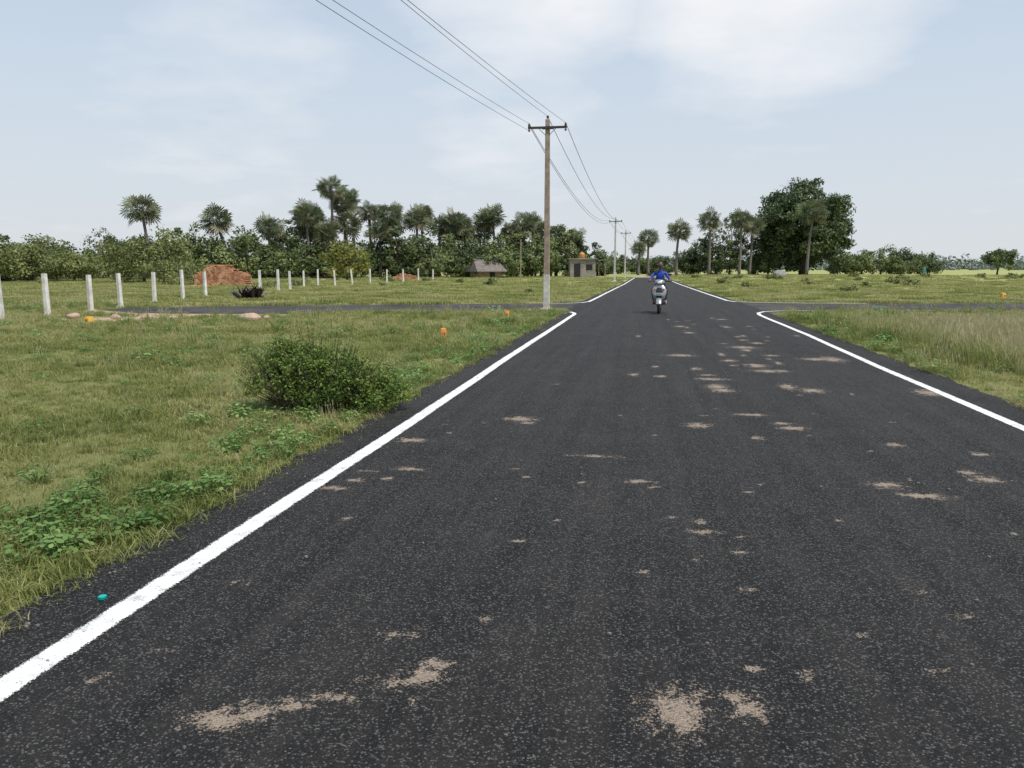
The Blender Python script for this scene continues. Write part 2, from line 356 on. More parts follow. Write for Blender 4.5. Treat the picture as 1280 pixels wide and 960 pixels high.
def weed(name,seed,nl,h,ls,mat,rad):
    g=np.random.default_rng(seed); V=[];T=[]
    for i in range(nl):
        a=g.random()*6.28; r=rad*math.sqrt(g.random()); z_=h*(.3+.7*g.random())*(1-.3*r/rad)
        c=np.array([r*math.cos(a),r*math.sin(a),z_]); d=np.array([math.cos(a+g.normal()*.5),math.sin(a+g.normal()*.5),-.15+.3*g.normal()]); d/=np.linalg.norm(d)
        s_=np.cross(d,[0,0,1]); s_/=np.linalg.norm(s_); q=ls*(.6+.7*g.random()); tt=.45+.2*g.normal()
        V.append([c-d*q,c-d*q*.2+s_*q*.8,c+d*q*.6+s_*q*.5,c+d*q]); V.append([c-d*q,c+d*q,c+d*q*.6-s_*q*.5,c-d*q*.2-s_*q*.8]); T+=[[tt]*4,[tt]*4]
        b0=np.array([c[0]*.2,c[1]*.2,0]); ww=np.array([.002,0,0]); V.append([b0-ww,b0+ww,c+ww,c-ww]); T.append([.3]*4)
    return polymesh(name,np.array(V),np.array(T),mat,4,col=src)
for i in range(2): weed('c_weed_%d'%i,40+i,46,.15,.018,mweed,.14)
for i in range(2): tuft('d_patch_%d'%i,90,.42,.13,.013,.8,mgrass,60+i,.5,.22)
def scatter(name,x,y,sc,ids,tilt=.15):
    N=len(x); me=bpy.data.meshes.new(name); me.vertices.add(N)
    me.vertices.foreach_set('co',np.stack([x,y,np.full(N,.0)],-1).ravel().astype(np.float32))
    tl=np.where(ids>=8,.02,tilt)
    rot=np.stack([R.normal(size=N)*tl,R.normal(size=N)*tl,R.random(N)*6.28],-1)
    a=me.attributes.new('rot','FLOAT_VECTOR','POINT'); a.data.foreach_set('vector',rot.ravel().astype(np.float32))
    a=me.attributes.new('scl','FLOAT','POINT'); a.data.foreach_set('value',sc.astype(np.float32))
    a=me.attributes.new('ids','INT','POINT'); a.data.foreach_set('value',ids.astype(np.int32))
    o=bpy.data.objects.new(name,me); COL.objects.link(o)
    ng=bpy.data.node_groups.new(name,'GeometryNodeTree'); ng.interface.new_socket('Geometry',in_out='INPUT',socket_type='NodeSocketGeometry'); ng.interface.new_socket('Geometry',in_out='OUTPUT',socket_type='NodeSocketGeometry')
    N_=ng.nodes; L_=ng.links; gi=N_.new('NodeGroupInput'); go=N_.new('NodeGroupOutput'); ip=N_.new('GeometryNodeInstanceOnPoints')
    ci=N_.new('GeometryNodeCollectionInfo'); ci.inputs[0].default_value=src; ci.inputs['Separate Children'].default_value=True; ci.inputs['Reset Children'].default_value=True
    def na(nm,ty):
        q=N_.new('GeometryNodeInputNamedAttribute'); q.data_type=ty; q.inputs[0].default_value=nm; return q.outputs[0]
    L_.new(gi.outputs[0],ip.inputs['Points']); L_.new(ci.outputs[0],ip.inputs['Instance']); ip.inputs['Pick Instance'].default_value=True
    L_.new(na('ids','INT'),ip.inputs['Instance Index']); L_.new(na('rot','FLOAT_VECTOR'),ip.inputs['Rotation']); L_.new(na('scl','FLOAT'),ip.inputs['Scale'])
    L_.new(ip.outputs[0],go.inputs[0]); md=o.modifiers.new('scatter','NODES'); md.node_group=ng
    return o
def region(x0,x1,y0,y1,dens,s0,s1,tallp=0,weedp=0,patch=False):
    N=int((x1-x0)*(y1-y0)*dens); x=R.uniform(x0,x1,N); y=R.uniform(y0,y1,N)
    mg_=.25 if patch else .0
    el=edgeL(y)+.05-mg_+wob(y,1)*.05+R.normal(size=N)*.035; er=edgeR(y)-.03+mg_+wob(y,4)*.06
    keep=~((x>el)&(x<er)&(y<115)); keep&=~pip(x,y,cross_poly); k2=pip(x,y,sand_poly); keep&=~(k2&(R.random(N)<.9))
    x,y=x[keep],y[keep]; N=len(x)
    pn=np.sin(x*1.3+np.sin(y*.9)*2)+np.sin(y*1.1+np.sin(x*.7)*2)+np.sin(x*3.1+y*2.3)*.5
    kk=R.random(N)<np.clip(.8+.2*pn,.55,1); x,y,pn=x[kk],y[kk],pn[kk]; N=len(x)
    sc=R.uniform(s0,s1,N)*(1+.14*pn); ids=R.integers(8,10,N) if patch else R.integers(0,4,N); q=R.random(N)
    ids=np.where(q<tallp,R.integers(4,6,N),ids); ids=np.where(q>1-weedp,R.integers(6,8,N),ids)
    sc=np.where((ids>=4)&(ids<6),np.minimum(sc*.55,1.0),sc)
    return x,y,sc,ids
parts=[region(-12,-2.5,1.2,9,190,.65,1.2,.005,.008),region(-18,-2.5,9,17,85,.9,1.5,.014,.01),region(-28,-2.5,17,27,36,1.1,1.8,.02,.01),
 region(-45,-2.5,27,48,4.5,.8,1.3,.03,.01,True),region(-75,-2,48,80,1.3,1.0,1.6,.03,.0,True),region(-95,0,80,115,.4,1.2,2.0,.04,0,True),
 region(3.9,16,4,14,80,.9,1.5,.05,.02),region(3.9,22,14,28.5,48,1.0,1.6,.03,.02),region(3.7,50,29,50,4.0,.8,1.3,.04,.01,True),region(3.4,80,50,90,1.0,1.0,1.7,.06,0,True),region(0,110,90,150,.25,1.3,2.2,.12,0,True)]
X_=[np.concatenate([p[i] for p in parts]) for i in range(4)]
scatter('grass',*X_)
N=3100; x=R.normal(0,1,N)*2.5+8.6; y=R.normal(0,1,N)*3.6+16.5
k=(x>4.75+.35*np.sin(y*1.3))&(x<24)&(y>9)&(y<22); x,y=x[k],y[k]
N2=600; x2=R.uniform(5.2,20,N2); y2=R.uniform(9,22,N2)
x=np.concatenate([x,x2]); y=np.concatenate([y,y2])
scatter('tall_grass',x,y,R.uniform(.55,1.2,len(x))*np.clip(1.5-y*.035,.7,1.1),R.integers(4,6,len(x)),.2)
wx=[-3.2,-3.28,-3.05,-3.18,-3.1,-2.99,-2.85,-3.0,-2.75,-3.05,-2.8,-3.6,-4.2,-3.4,-3.3,-3.45,-3.0,-3.15,-3.5,-3.7,-2.95,-2.9];wy=[3.66,3.5,3.8,4.27,4.45,5.3,5.1,5.6,6.39,8.8,10.3,5.9,4.6,6.3,3.75,3.6,5.45,4.35,4.15,4.4,5.0,6.1]
N=320; yy=3.3+R.random(N)**1.3*22; xx=-2.78-R.random(N)**1.5*1.2
x=np.concatenate([wx,xx,R.uniform(4.2,5.4,90)]); y=np.concatenate([wy,yy,R.uniform(9,26,90)])
scatter('roadside_weeds',x,y,R.uniform(.45,1.1,len(x)),R.integers(6,8,len(x)),.15)
# ---------------------------------------------------------------- near bush
mbush=leafmat('bush_leaves',(.035,.075,.015),(.115,.185,.035),(.26,.31,.08),.3)
mwood=simple('bark',(.12,.09,.065),.9,.4,12,bmp=.5)
BX,BY=-3.36,7.45
parts=[leafcloud((BX-.06,BY,.34),(.60,.42,.38),190,14500,.016,.10,seed=3,tintbase=.45,shell=.35,low=-.9),
       leafcloud((BX+.5,BY+.25,.2),(.48,.42,.21),90,5200,.017,.09,seed=4,tintbase=.6,shell=.3,low=-.9),
       leafcloud((BX-.2,BY,.58),(.40,.3,.2),80,4300,.015,.08,seed=5,tintbase=.6,shell=.4)]
SV=[];ST=[];g=np.random.default_rng(9); eb=MB()
for i in range(190):
    a=g.random()*6.28; r=math.sqrt(g.random()); bx,by=BX-.03+.58*r*math.cos(a),BY+.4*r*math.sin(a); H=.44+.38*(1-r*r)+.08*g.normal()
    tx,ty=bx+(bx-BX)*.4+g.normal()*.03,by+(by-BY)*.35+g.normal()*.03
    eb.tube([(BX+(bx-BX)*.3,BY+(by-BY)*.3,0),(bx,by,H*.5),(tx,ty,H)],[.006,.004,.002],0,4,False)
    for k in range(26):
        t=.45+.58*g.random(); c=np.array([bx+(tx-bx)*t,by+(ty-by)*t,H*t])+g.normal(size=3)*.018
        d=unit(g.normal(size=3)+[0,0,.4]); s_=unit(np.cross(d,g.normal(size=3))); q=.017*(.6+.7*g.random()); SV.append([c-d*q,c-s_*q*.4,c+d*q,c+s_*q*.4]); ST.append(.5+.3*t+.15*g.normal())
V=np.concatenate([p[0] for p in parts]+[np.array(SV)]); T=np.concatenate([p[1] for p in parts]+[np.clip(np.array(ST),0,1)])
polymesh('roadside_bush',V,T,[mbush,mwood],4,extra=eb)
# ---------------------------------------------------------------- trees
mtl=leafmat('tree_leaves_hazed',(.05,.072,.034),(.115,.15,.055),(.20,.235,.09),.2)  # slight aerial haze painted into the leaf colours, dark stop raised
mbig=leafmat('big_tree_leaves',(.045,.065,.034),(.085,.12,.05),(.14,.175,.07),.2)
mol=leafmat('olive_leaves',(.08,.10,.035),(.18,.21,.07),(.28,.29,.12),.25)
mlime=leafmat('lime_leaves',(.12,.13,.035),(.25,.26,.06),(.35,.33,.12),.25)
mfar=leafmat('far_leaves_hazed',(.14,.17,.16),(.19,.23,.20),(.25,.28,.24),.1)  # distance haze put into the colour: paler, greyer tones than real foliage
mpalm=leafmat('palm_fans',(.06,.085,.045),(.15,.18,.09),(.27,.23,.15),.2,False,.45)
mptr=simple('palm_trunk',(.21,.19,.17),.95,.4,6,bmp=.6,bscale=20)
def tree(name,x,y,h,rx,rz,mat,nl,size,seed,trunk=.35,base=None,ry=None,nc=None,cr=None,parts=None,lumpy=1.0,low=-.6):
    mbx=MB(); g=random.Random(seed); cz=h-rz
    mbx.tube([(0,0,-.1),(.1,0,cz*.4),(0,.1,cz*.9),(0,0,cz+rz*.3)],[trunk,trunk*.8,trunk*.6,trunk*.25],0,8)
    for i in range(7):
        a=i*.9+g.random(); q=rx*.6; mbx.tube([(0,0,cz*.55+i*.08*rz),(math.cos(a)*q*.5,math.sin(a)*q*.5,cz*.8+rz*.1),(math.cos(a)*q,math.sin(a)*q,cz+rz*.3*g.random())],[trunk*.45,trunk*.3,trunk*.1],0,6)
    V,T=leafcloud((0,0,cz),(rx,ry or rx,rz),nc or 60,nl,size,cr or rx*.25,seed=seed,lumpy=lumpy,low=low)
    if parts:
        for p in parts:
            v2,t2=leafcloud(*p[0],**p[1]); V=np.concatenate([V,v2]); T=np.concatenate([T,t2])
    return polymesh(name,V,T,[mat,mwood],4,loc=(x,y,0),extra=mbx)
bx,by=at(37.4,158)
tree('big_banyan_tree',bx,by,18.2,8.6,8.2,mbig,38000,.30,7,.8,nc=240,cr=1.6,lumpy=.4,low=-.9,parts=[(((3.8,0,6.4),(5.6,5,5.4),60,10000,.30,1.5),dict(seed=8,low=-.9)),(((-4.2,0,5.4),(5,5,4.8),60,9000,.30,1.5),dict(seed=9,low=-.9))])
def palm_mesh(name,h,cr,seed,x,y,lean=0.0,nf=58):
    g=np.random.default_rng(seed); V=[];T=[]; c=np.array([lean,0,h])
    for i in range(nf):
        q_=i/nf; el=math.asin(np.clip(-.85+1.83*q_,-1,1))
        az=i*2.4+g.normal()*.25; d=np.array([math.cos(el)*math.cos(az),math.cos(el)*math.sin(az),math.sin(el)])
        L=cr*(.52+.13*g.normal()); hub=c+d*L; fr=cr*.46*(.75+.45*g.random())
        if el<-.3: hub=c+d*L*.9
        up_=np.array([0,0,1.]) if abs(d[2])<.9 else np.array([1.,0,0]); s_=unit(np.cross(d,up_)); w_=np.cross(s_,d)
        roll=g.normal()*.9; s2=s_*math.cos(roll)+w_*math.sin(roll)
        droop=np.array([0,0,-.15*fr])
        tt=np.clip((.95 if el<-.45 and g.random()<.6 else .4+.15*d[2])+.17*g.normal(),0,1)
        pw=unit(np.cross(d,[.3,.1,1]))*.04
        V.append([c-pw,c+pw,hub+pw*.6,hub-pw*.6]); T.append(tt)
        K=11
        for k in range(K):
            a=(-1+2*k/(K-1))*2.1; da=.13
            dirn=d*math.cos(a)+s2*math.sin(a); rl=fr*(1-.12*abs(a)/2)*(.85+.25*g.random()); tip=hub+dirn*rl+droop*(.3+.7*g.random())
            e1=hub+(d*math.cos(a-da)+s2*math.sin(a-da))*rl*.62; e2=hub+(d*math.cos(a+da)+s2*math.sin(a+da))*rl*.62
            V.append([hub,e1,tip,e2]); T.append(np.clip(tt+.08*g.normal(),0,1))
    mbx=MB(); pts=[];rd=[]
    for k in range(9):
        t=k/8; pts.append((lean*t*t+.12*math.sin(t*3+seed),.1*math.sin(t*2.2+seed),h*t-.1)); rd.append(.30-.11*min(1,t*1.6)+(.06 if k==8 else 0))
    pts[-1]=(lean,0,h-.05)
    mbx.tube(pts,rd,0,8)
    return polymesh(name,np.array(V),np.array(T),[mpalm,mptr],4,loc=(x,y,0),extra=mbx)
PL=[(-66.22,95.1,11.3,2.3),(-52.74,92.36,9.3,2.1),(-49.86,97.93,8.5,1.8),(-44.72,98.82,10.2,1.9),(-43.65,104.08,14.2,2.0),(-42.84,106.25,12.2,1.9),(-43.7,112.19,13.2,1.8),(-40.12,109.77,10.9,1.8),(-35.71,107.49,10.6,2.0),(-33.5,111.93,10.4,2.0),(-29.49,116.68,10.2,2.0),(-25.95,122.37,10.6,2.0),(-24.07,122.69,11.3,2.0),(-20.2,128.44,10.4,2.0),(4.9,132.78,9.3,2.0),(.42,152.3,8.7,1.9),(12.06,154.32,12.2,2.3),(17.76,155.3,12.6,2.3),(20.27,160.81,11.6,2.2),(-45.6,101,8.6,2.0),(-41.3,103.5,9.4,2.1),(-38.2,113,9.0,1.8),(-31.6,117,9.3,1.8),(-28.0,119,9.6,2.0),(-22.3,127,9.0,1.9),(-17.6,130,9.3,2.0),(-26.8,125,8.9,2.0),(-47.0,104,10.2,1.9),(28.6,147,13.6,2.6),(-12.5,135,8.0,1.8),(-1.5,150,6.5,1.6),(-37.2,105,8.4,1.8),(-34.6,118,11.2,1.9),(-30.4,123,8.8,2.0),(-19.6,134,10.8,2.0),(-42.2,99,7.9,1.9),(-15.0,131,8.7,1.9)]
for i,(x,y,h,c) in enumerate(PL):
    palm_mesh('palm_tree',h-c*.95,c*1.15,i+1,x,y,lean={1:-1.6}.get(i,random.uniform(-.5,.5)))
TLs=[(-36,98,5.6,4),(-31,102,4.6,4),(-27,106,5.8,4.5),(-24,112,6.6,4.5),(-21,106,4.4,4),(-18,112,6.4,4.5),(-15,110,7.4,3.6),(-12,116,5.4,5),(-9.5,120,7.8,4),(-7,122,8.2,4.2),(-4.5,124,5.6,4),(-2,126,7.0,4),(0.5,128,8.4,3.6),(3,130,8.4,4.2),(5,128,6.4,3.6),(7,130,8.2,3.4),(9,132,6.2,3),(11,134,4.4,3),
 (-45,98,5.2,4),(-42,104,7.2,3.4),(-38.5,103,5.0,4.5),(-48,108,6.6,4),(-33.5,110,6.6,4),(-29,112,8.0,3.4),(-25.5,116,8.2,4.2),(-10.5,112,5.0,4),(-5.5,114,4.4,3.5),(-2,112,4.0,3),(2,116,4.4,3.5),
 (-52,112,6.6,4.4),(-56,100,3.9,5),(-60,88,4.2,4),(-64,84,3.6,5),(-68,80,4.6,4),(-73,78,4.2,5),(-79,76,5,5),
 (24,160,7.0,4),(25.6,159,10.0,3.8),(28,160,11.4,4.4),(30.5,162,10.6,4.2),(33,158,6.8,4),(22.5,165,4,3),(19,170,3.6,4),(16,175,3.8,4),(13,172,4,4),
 (43,168,4.6,4),(45,165,5.2,4),(47.5,165,5.5,4.4),(50,168,5.2,4.2),(52.5,172,4.5,4)]
Vs=[];Ts=[];eb=MB()
for i,(bb,d,h,wd) in enumerate(TLs):
    x,y=at(bb,d)
    for q in range(2):
        ox,oy=(0,0) if q==0 else (random.uniform(-1,1)*wd*.7,random.uniform(-1,1)*2)
        hh=h if q==0 else h*random.uniform(.5,.8)
        v_,t_=leafcloud((x+ox,y+oy,hh*.5),(wd*(1 if q==0 else .75),wd*.8,hh*.5),38,2900 if q==0 else 1600,.205,wd*.22,seed=100+i*3+q,low=-.95,tintbase=.1+.85*random.random(),shell=.35,lumpy=1.3)
        Vs.append(v_);Ts.append(t_)
    eb.tube([(x,y,0),(x+.3,y,h*.5),(x+.1,y,h*.8)],[.2,.15,.06],0,6)
polymesh('tree_line',np.concatenate(Vs),np.concatenate(Ts),[mtl,mwood],4,extra=eb)
x,y=at(-47.5,74); tree('olive_shrub',x,y,4.4,3.8,2.1,mol,6200,.15,31,.15,ry=3,nc=60,cr=1.0,low=-.9)
x,y=at(-62,78); tree('thorn_shrub',x,y,4.2,4.0,2.0,mol,5500,.14,33,.15,ry=3,nc=60,cr=1.0,low=-.9)
x,y=at(-56.5,82); tree('thorn_shrub',x,y,2.9,3.2,1.4,mol,4000,.14,38,.15,ry=3,nc=50,cr=.8,low=-.9)
x,y=at(-21.3,92); tree('lime_shrub',x,y,4.5,2.5,2.2,mlime,4600,.15,32,.12,nc=40,cr=.8,low=-.9)
x,y=at(62.5,155); tree('round_tree',x,y,5.2,3.0,2.4,mtl,4000,.22,34,.2)
x,y=at(-43,66); tree('shrub',x,y,2.0,2.6,.95,mol,2500,.11,35,.06,cr=.6,low=-.9)
Vs=[];Ts=[]
for i in range(60):
    d=38+R.random()**.7*75; bb=R.uniform(-75,75); x,y=at(bb,d)
    if (-4<x<6) or pip(np.array([x]),np.array([y]),cross_poly)[0]: continue
    h=R.uniform(.2,.45)*(1+d/120); v_,t_=leafcloud((x,y,h*.45),(h*1.1,h,h*.5),14,420,.045+d*.0007,h*.35,seed=300+i,low=-.95,shell=.3,tintbase=R.uniform(.4,.9)); Vs.append(v_);Ts.append(t_)
polymesh('field_shrubs',np.concatenate(Vs),np.concatenate(Ts),mol,4)
Vs=[];Ts=[]
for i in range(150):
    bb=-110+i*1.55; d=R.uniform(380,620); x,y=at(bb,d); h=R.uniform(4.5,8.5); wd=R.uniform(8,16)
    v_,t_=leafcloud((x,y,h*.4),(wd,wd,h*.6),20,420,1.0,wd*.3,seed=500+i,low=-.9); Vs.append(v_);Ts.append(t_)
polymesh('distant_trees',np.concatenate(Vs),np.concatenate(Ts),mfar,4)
# ---------------------------------------------------------------- agave
g=random.Random(3); mb=MB(); 
for i in range(120):
    a=g.random()*6.28; e=g.uniform(.1,1.2); L=g.uniform(.6,1.05); w_=.06; off=Vector((g.uniform(-.5,.5),g.uniform(-.3,.3),.02)); d=Vector((math.cos(a)*math.cos(e),math.sin(a)*math.cos(e),math.sin(e))); s_=d.cross(Vector((0,0,1))).normalized()*w_
    p1=off+d*L*.5; p2=off+d*L+Vector((0,0,-.12)); mb.add([off-s_,off+s_,p1+s_*.9,p1-s_*.9,p2],[(0,1,2,3),(3,2,4)])
mb.obj('agave_plant',[simple('agave_leaf',(.07,.045,.045),.5,.4,9,c2=(.03,.02,.022))],loc=(-18.46,33.95,0),smooth=False)
# ---------------------------------------------------------------- fence
mpost=simple('whitewashed_concrete',(.74,.73,.70),.85,.2,5,c2=(.5,.47,.42),bmp=.3); mwire=simple('galvanised_wire',(.25,.25,.25),.5,.2,5,metal=.6)
FP=[(-15.8,13.2),(-16.6,15.8),(-17.4,18.4),(-18.2,21.0),(-18.75,23.6),(-19.7,26.4),(-20.8,30.1),(-21.6,33.4),(-22.2,36.3),(-22.5,42.6),(-22.9,45.7),(-23.8,49.2),(-24.5,52.9),(-25,56.5),(-25.1,60),(-25.2,64),(-25.2,68.5),(-25.1,73),(-24.9,77.5),(-24.6,82),(-24.2,86.5)]
mb=MB(); g=random.Random(8)
for i,(x,y) in enumerate(FP):
    tl=.02 if i not in (14,15) else .12
    rot=Matrix.Rotation(g.uniform(-.4,.4),3,'Z')@Matrix.Rotation(g.uniform(-tl,tl),3,'Y')
    H=1.34+g.uniform(-.08,.08); mb.box((x,y,H/2-.03),(.13,.13,H),0,rot,.88)
    mb.box((x,y,.03),(.24,.24,.06),0,rot,.7)
for i in range(len(FP)-1):
    if i==8: continue
    (x1,y1),(x2,y2)=FP[i],FP[i+1]
    for z_ in (.45,.8,1.12): mb.tube([(x1,y1+.08,z_),((x1+x2)/2,(y1+y2)/2,z_-.03),(x2,y2-.08,z_)],.0025,1,4,False)
mb.obj('fence',[mpost,mwire],smooth=False)
# ---------------------------------------------------------------- utility poles
mpole=simple('weathered_pole',(.36,.29,.22),.9,.3,5,c2=(.21,.16,.12),bmp=.5); mpw=simple('whitewash_band',(.62,.60,.56),.9,.2,7,c2=(.40,.36,.31),bmp=.3)
mconc=simple('pale_concrete',(.5,.48,.44),.9,.2,4); msteel=simple('dark_steel',(.045,.04,.04),.6,.3,12); mins=simple('porcelain',(.16,.08,.05),.25,.2,9)
def pole(x,y,H,mat,rz=0,r=1.0):
    e=empty('utility_pole',(x,y,0),rz); mb=MB()
    mb.box((0,0,H/2+.62),(.20*r,.17*r,H-1.24),0,None,.74)
    mb.box((0,0,.62),(.215*r,.19*r,1.25),1,None,.96)
    mb.box((0,0,.04),(.5,.45,.10),1,None,.7)
    o=mb.obj('shaft',[mat,mpw],e,smooth=False); bv=o.modifiers.new('b','BEVEL'); bv.width=.015; bv.segments=2
    mb=MB(); za=H-.28
    mb.box((0,-.09*r,za),(1.32,.05,.075),0)
    mb.box((0,.09*r,za),(.4,.02,.06),0)
    for sx in (-1,1):
        mb.tube([(sx*.30,-.09,za-.02),(sx*.05,-.06,za-.26)],.010,0,6)
        mb.tube([(sx*.62,-.09,za),(sx*.62,-.09,za+.14)],.012,0,6); mb.tube([(sx*.62,-.09,za-.02),(sx*.62,-.09,za-.13)],.012,0,6)
        for z_,rr in ((.05,.040),(.08,.046),(.11,.036),(.135,.024)): mb.tube([(sx*.62,-.09,za+z_-.012),(sx*.62,-.09,za+z_+.012)],rr,1,12)
        for z_,rr in ((-.07,.034),(-.1,.04)): mb.tube([(sx*.62,-.09,za+z_-.012),(sx*.62,-.09,za+z_+.012)],rr,1,12)
    mb.tube([(0,0,H-.02),(0,0,H+.12)],.014,0,6)
    for z_,rr in ((.05,.04),(.08,.05),(.11,.035)): mb.tube([(0,0,H+z_-.012),(0,0,H+z_+.012)],rr,1,12)
    mb.obj('crossarm_and_insulators',[msteel,mins],e)
    return e
poles=[(-7.2,-28,6.45,mpole),(-3.42,26.87,6.45,mpole),(-3.28,82.3,6.5,mconc),(-2.84,106.1,6.3,mconc),(-1.5,160,6.3,mconc)]
for p in poles: pole(*p)
x,y=at(1.1,85); mb=MB(); mb.tube([(0,0,0),(.03,0,4.5)],[.07,.05],0,8); mb.tube([(-.3,0,4.1),(.3,0,4.1)],.03,0,6); mb.obj('wooden_post',[mpole],loc=(x,y,0))
mcable=simple('cable',(.03,.03,.032),.6,.2,5)
mb=MB()
def wire(a_,b_,sag,r=.0055):
    a_,b_=Vector(a_),Vector(b_); pts=[]
    for i in range(33):
        t=i/32; p=a_.lerp(b_,t); p.z-=4*sag*t*(1-t); pts.append(p)
    mb.tube(pts,r,0,5,False)
for i in range(len(poles)-1):
    (x1,y1,h1,_),(x2,y2,h2,_)=poles[i],poles[i+1]; s={0:.62,1:1.1,2:.3,3:.8}[i]
    k=1.0 if i==0 else 0.0; r_=.0055 if i==0 else .010
    wire((x1-.62-k*.7,y1-.09,h1-.14),(x2-.62,y2-.09,h2-.14),s,r_); wire((x1-.62-k*.45,y1-.09,h1-.20),(x2-.62,y2-.09,h2-.37),s*1.05,r_)
    wire((x1,y1,h1+.1),(x2,y2,h2+.1),s,r_); wire((x1+.62-k*.9,y1-.09,h1-.14),(x2+.62,y2-.09,h2-.14),s,r_)
mb.obj('power_lines',[mcable])
# ---------------------------------------------------------------- brick stacks
def brickmat():
    m,nt,n,l,b=M('fired_brick'); v=coords(n,l)
    vo=n.new('ShaderNodeTexVoronoi'); vo.inputs['Scale'].default_value=4.2; l.new(v,vo.inputs['Vector']); c=n.new('ShaderNodeSeparateColor'); l.new(vo.outputs['Color'],c.inputs[0])
    col=ramp(n,l,c.outputs[0],[(0,(.26,.11,.06)),(.5,(.50,.22,.11)),(1,(.62,.36,.22))])
    col=mix(n,l,ramp(n,l,noise(n,l,v,1.5,4,.6),[(.4,0),(.7,.5)]),col,(.32,.20,.13))
    l.new(col,b.inputs['Base Color']); b.inputs['Roughness'].default_value=.95; return m
mbrick=brickmat()
def bricks(name,x,y,nx_,ny_,nz,rz,seed):
    g=random.Random(seed); mb=MB()
    prof=[.35+.65*min(1,(min(i,(nx_-1-i)*.7)+1)/5)+g.uniform(-.13,.03) for i in range(nx_)]
    for k in range(nz):
        for j in range(ny_):
            for i in range(nx_):
                top=k+1>nz*prof[i]-g.random()*1.5
                if k>nz*prof[i]: continue
                if not(top or j in(0,ny_-1) or i<5 or i>nx_-7): continue
                if top and g.random()<.2: continue
                mb.box(((i-nx_/2)*.24+g.uniform(-.02,.02)+(.12 if k%2 else 0),(j-ny_/2)*.125+g.uniform(-.015,.015),k*.085+.042),(.222,.105,.073),0,Matrix.Rotation(g.uniform(-.1,.1),3,'Z'))
    for _ in range(110):
        a=g.random()*6.28; r=nx_*.13*(.8+.4*g.random()); mb.box((math.cos(a)*r,math.sin(a)*r*.5-.3,.05),(.225,.108,.075),0,Matrix.Rotation(g.random()*3,3,'Z')@Matrix.Rotation(g.uniform(-.4,.4),3,'X'))
    o=mb.obj(name,[mbrick],smooth=False,loc=(x,y,0)); o.rotation_euler=(0,0,rz); return o
bricks('brick_pile',-33.2,57.1,17,10,20,PSI,2)
x,y=at(-13.6,92); bricks('brick_pile',x,y,12,6,9,PSI,5)
# ---------------------------------------------------------------- thatched hut
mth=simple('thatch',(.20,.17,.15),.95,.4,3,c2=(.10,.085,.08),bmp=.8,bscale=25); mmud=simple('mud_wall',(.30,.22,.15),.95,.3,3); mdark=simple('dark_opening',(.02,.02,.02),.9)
e=empty('thatched_hut',(-22.4,107.7,0),PSI+.5); mb=MB(); mb.box((0,0,.65),(3.6,2.8,1.3)); mb.obj('walls',[mmud],e,False)
mb=MB(); L_,W_=2.35,2.05
mb.add([(-L_,-W_,.85),(L_,-W_,.85),(L_,W_,.85),(-L_,W_,.85),(-L_*.8,0,2.5),(L_*.8,0,2.45),(-L_,-W_,.97),(L_,-W_,.97),(L_,W_,.97),(-L_,W_,.97)],[(6,7,5,4),(8,9,4,5),(7,8,5),(9,6,4),(0,1,7,6),(1,2,8,7),(2,3,9,8),(3,0,6,9),(3,2,1,0)])
mb.tube([(-L_*.85,0,2.52),(0,0,2.46),(L_*.85,0,2.47)],.09); mb.obj('roof',[mth],e,False)
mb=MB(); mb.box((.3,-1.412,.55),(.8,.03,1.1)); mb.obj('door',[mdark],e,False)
# ---------------------------------------------------------------- pump house with tank
mcb=simple('stained_plaster',(.30,.27,.23),.9,.3,1.5,c2=(.16,.14,.12)); mor=simple('orange_plastic',(.62,.27,.06),.5,.15,4)
x,y=at(9.0,112); e=empty('pump_house',(x,y,0),PSI); mb=MB()
mb.box((0,0,1.3),(3.6,3.0,2.6)); mb.box((0,0,2.68),(4.1,3.5,.14)); mb.obj('walls_and_slab',[mcb],e,False)
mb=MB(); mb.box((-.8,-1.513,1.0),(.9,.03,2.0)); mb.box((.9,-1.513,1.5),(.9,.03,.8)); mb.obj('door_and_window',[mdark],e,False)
mb=MB()
for sx in (-1,1):
    mb.box((2.9+sx*.45,0,1.25),(.1,.1,2.5))
mb.box((2.9,0,2.5),(1.4,1.2,.08)); mb.obj('side_frame',[mcb],e,False)
mb=MB(); mb.tube([(0,0,2.75),(0,0,2.8),(0,0,3.4),(0,0,3.55),(0,0,3.6)],[.36,.4,.4,.2,.16],0,20)
for z_ in (2.95,3.1,3.25): mb.torus((0,0,z_),.4,.02,0,axis='z')
mb.obj('water_tank',[mor],e)
x,y=at(34.5,140); mb=MB(); g=random.Random(4)
mb.ell((0,0,0),(1.25,.8,.95),0,20,12,lambda v:v*(1+.16*math.sin(v.x*4)*math.cos(v.y*5+v.z*3))); mb.obj('tarp_covered_haystack',[simple('pale_tarp',(.28,.29,.33),.6,.3,2)],loc=(x,y,0))
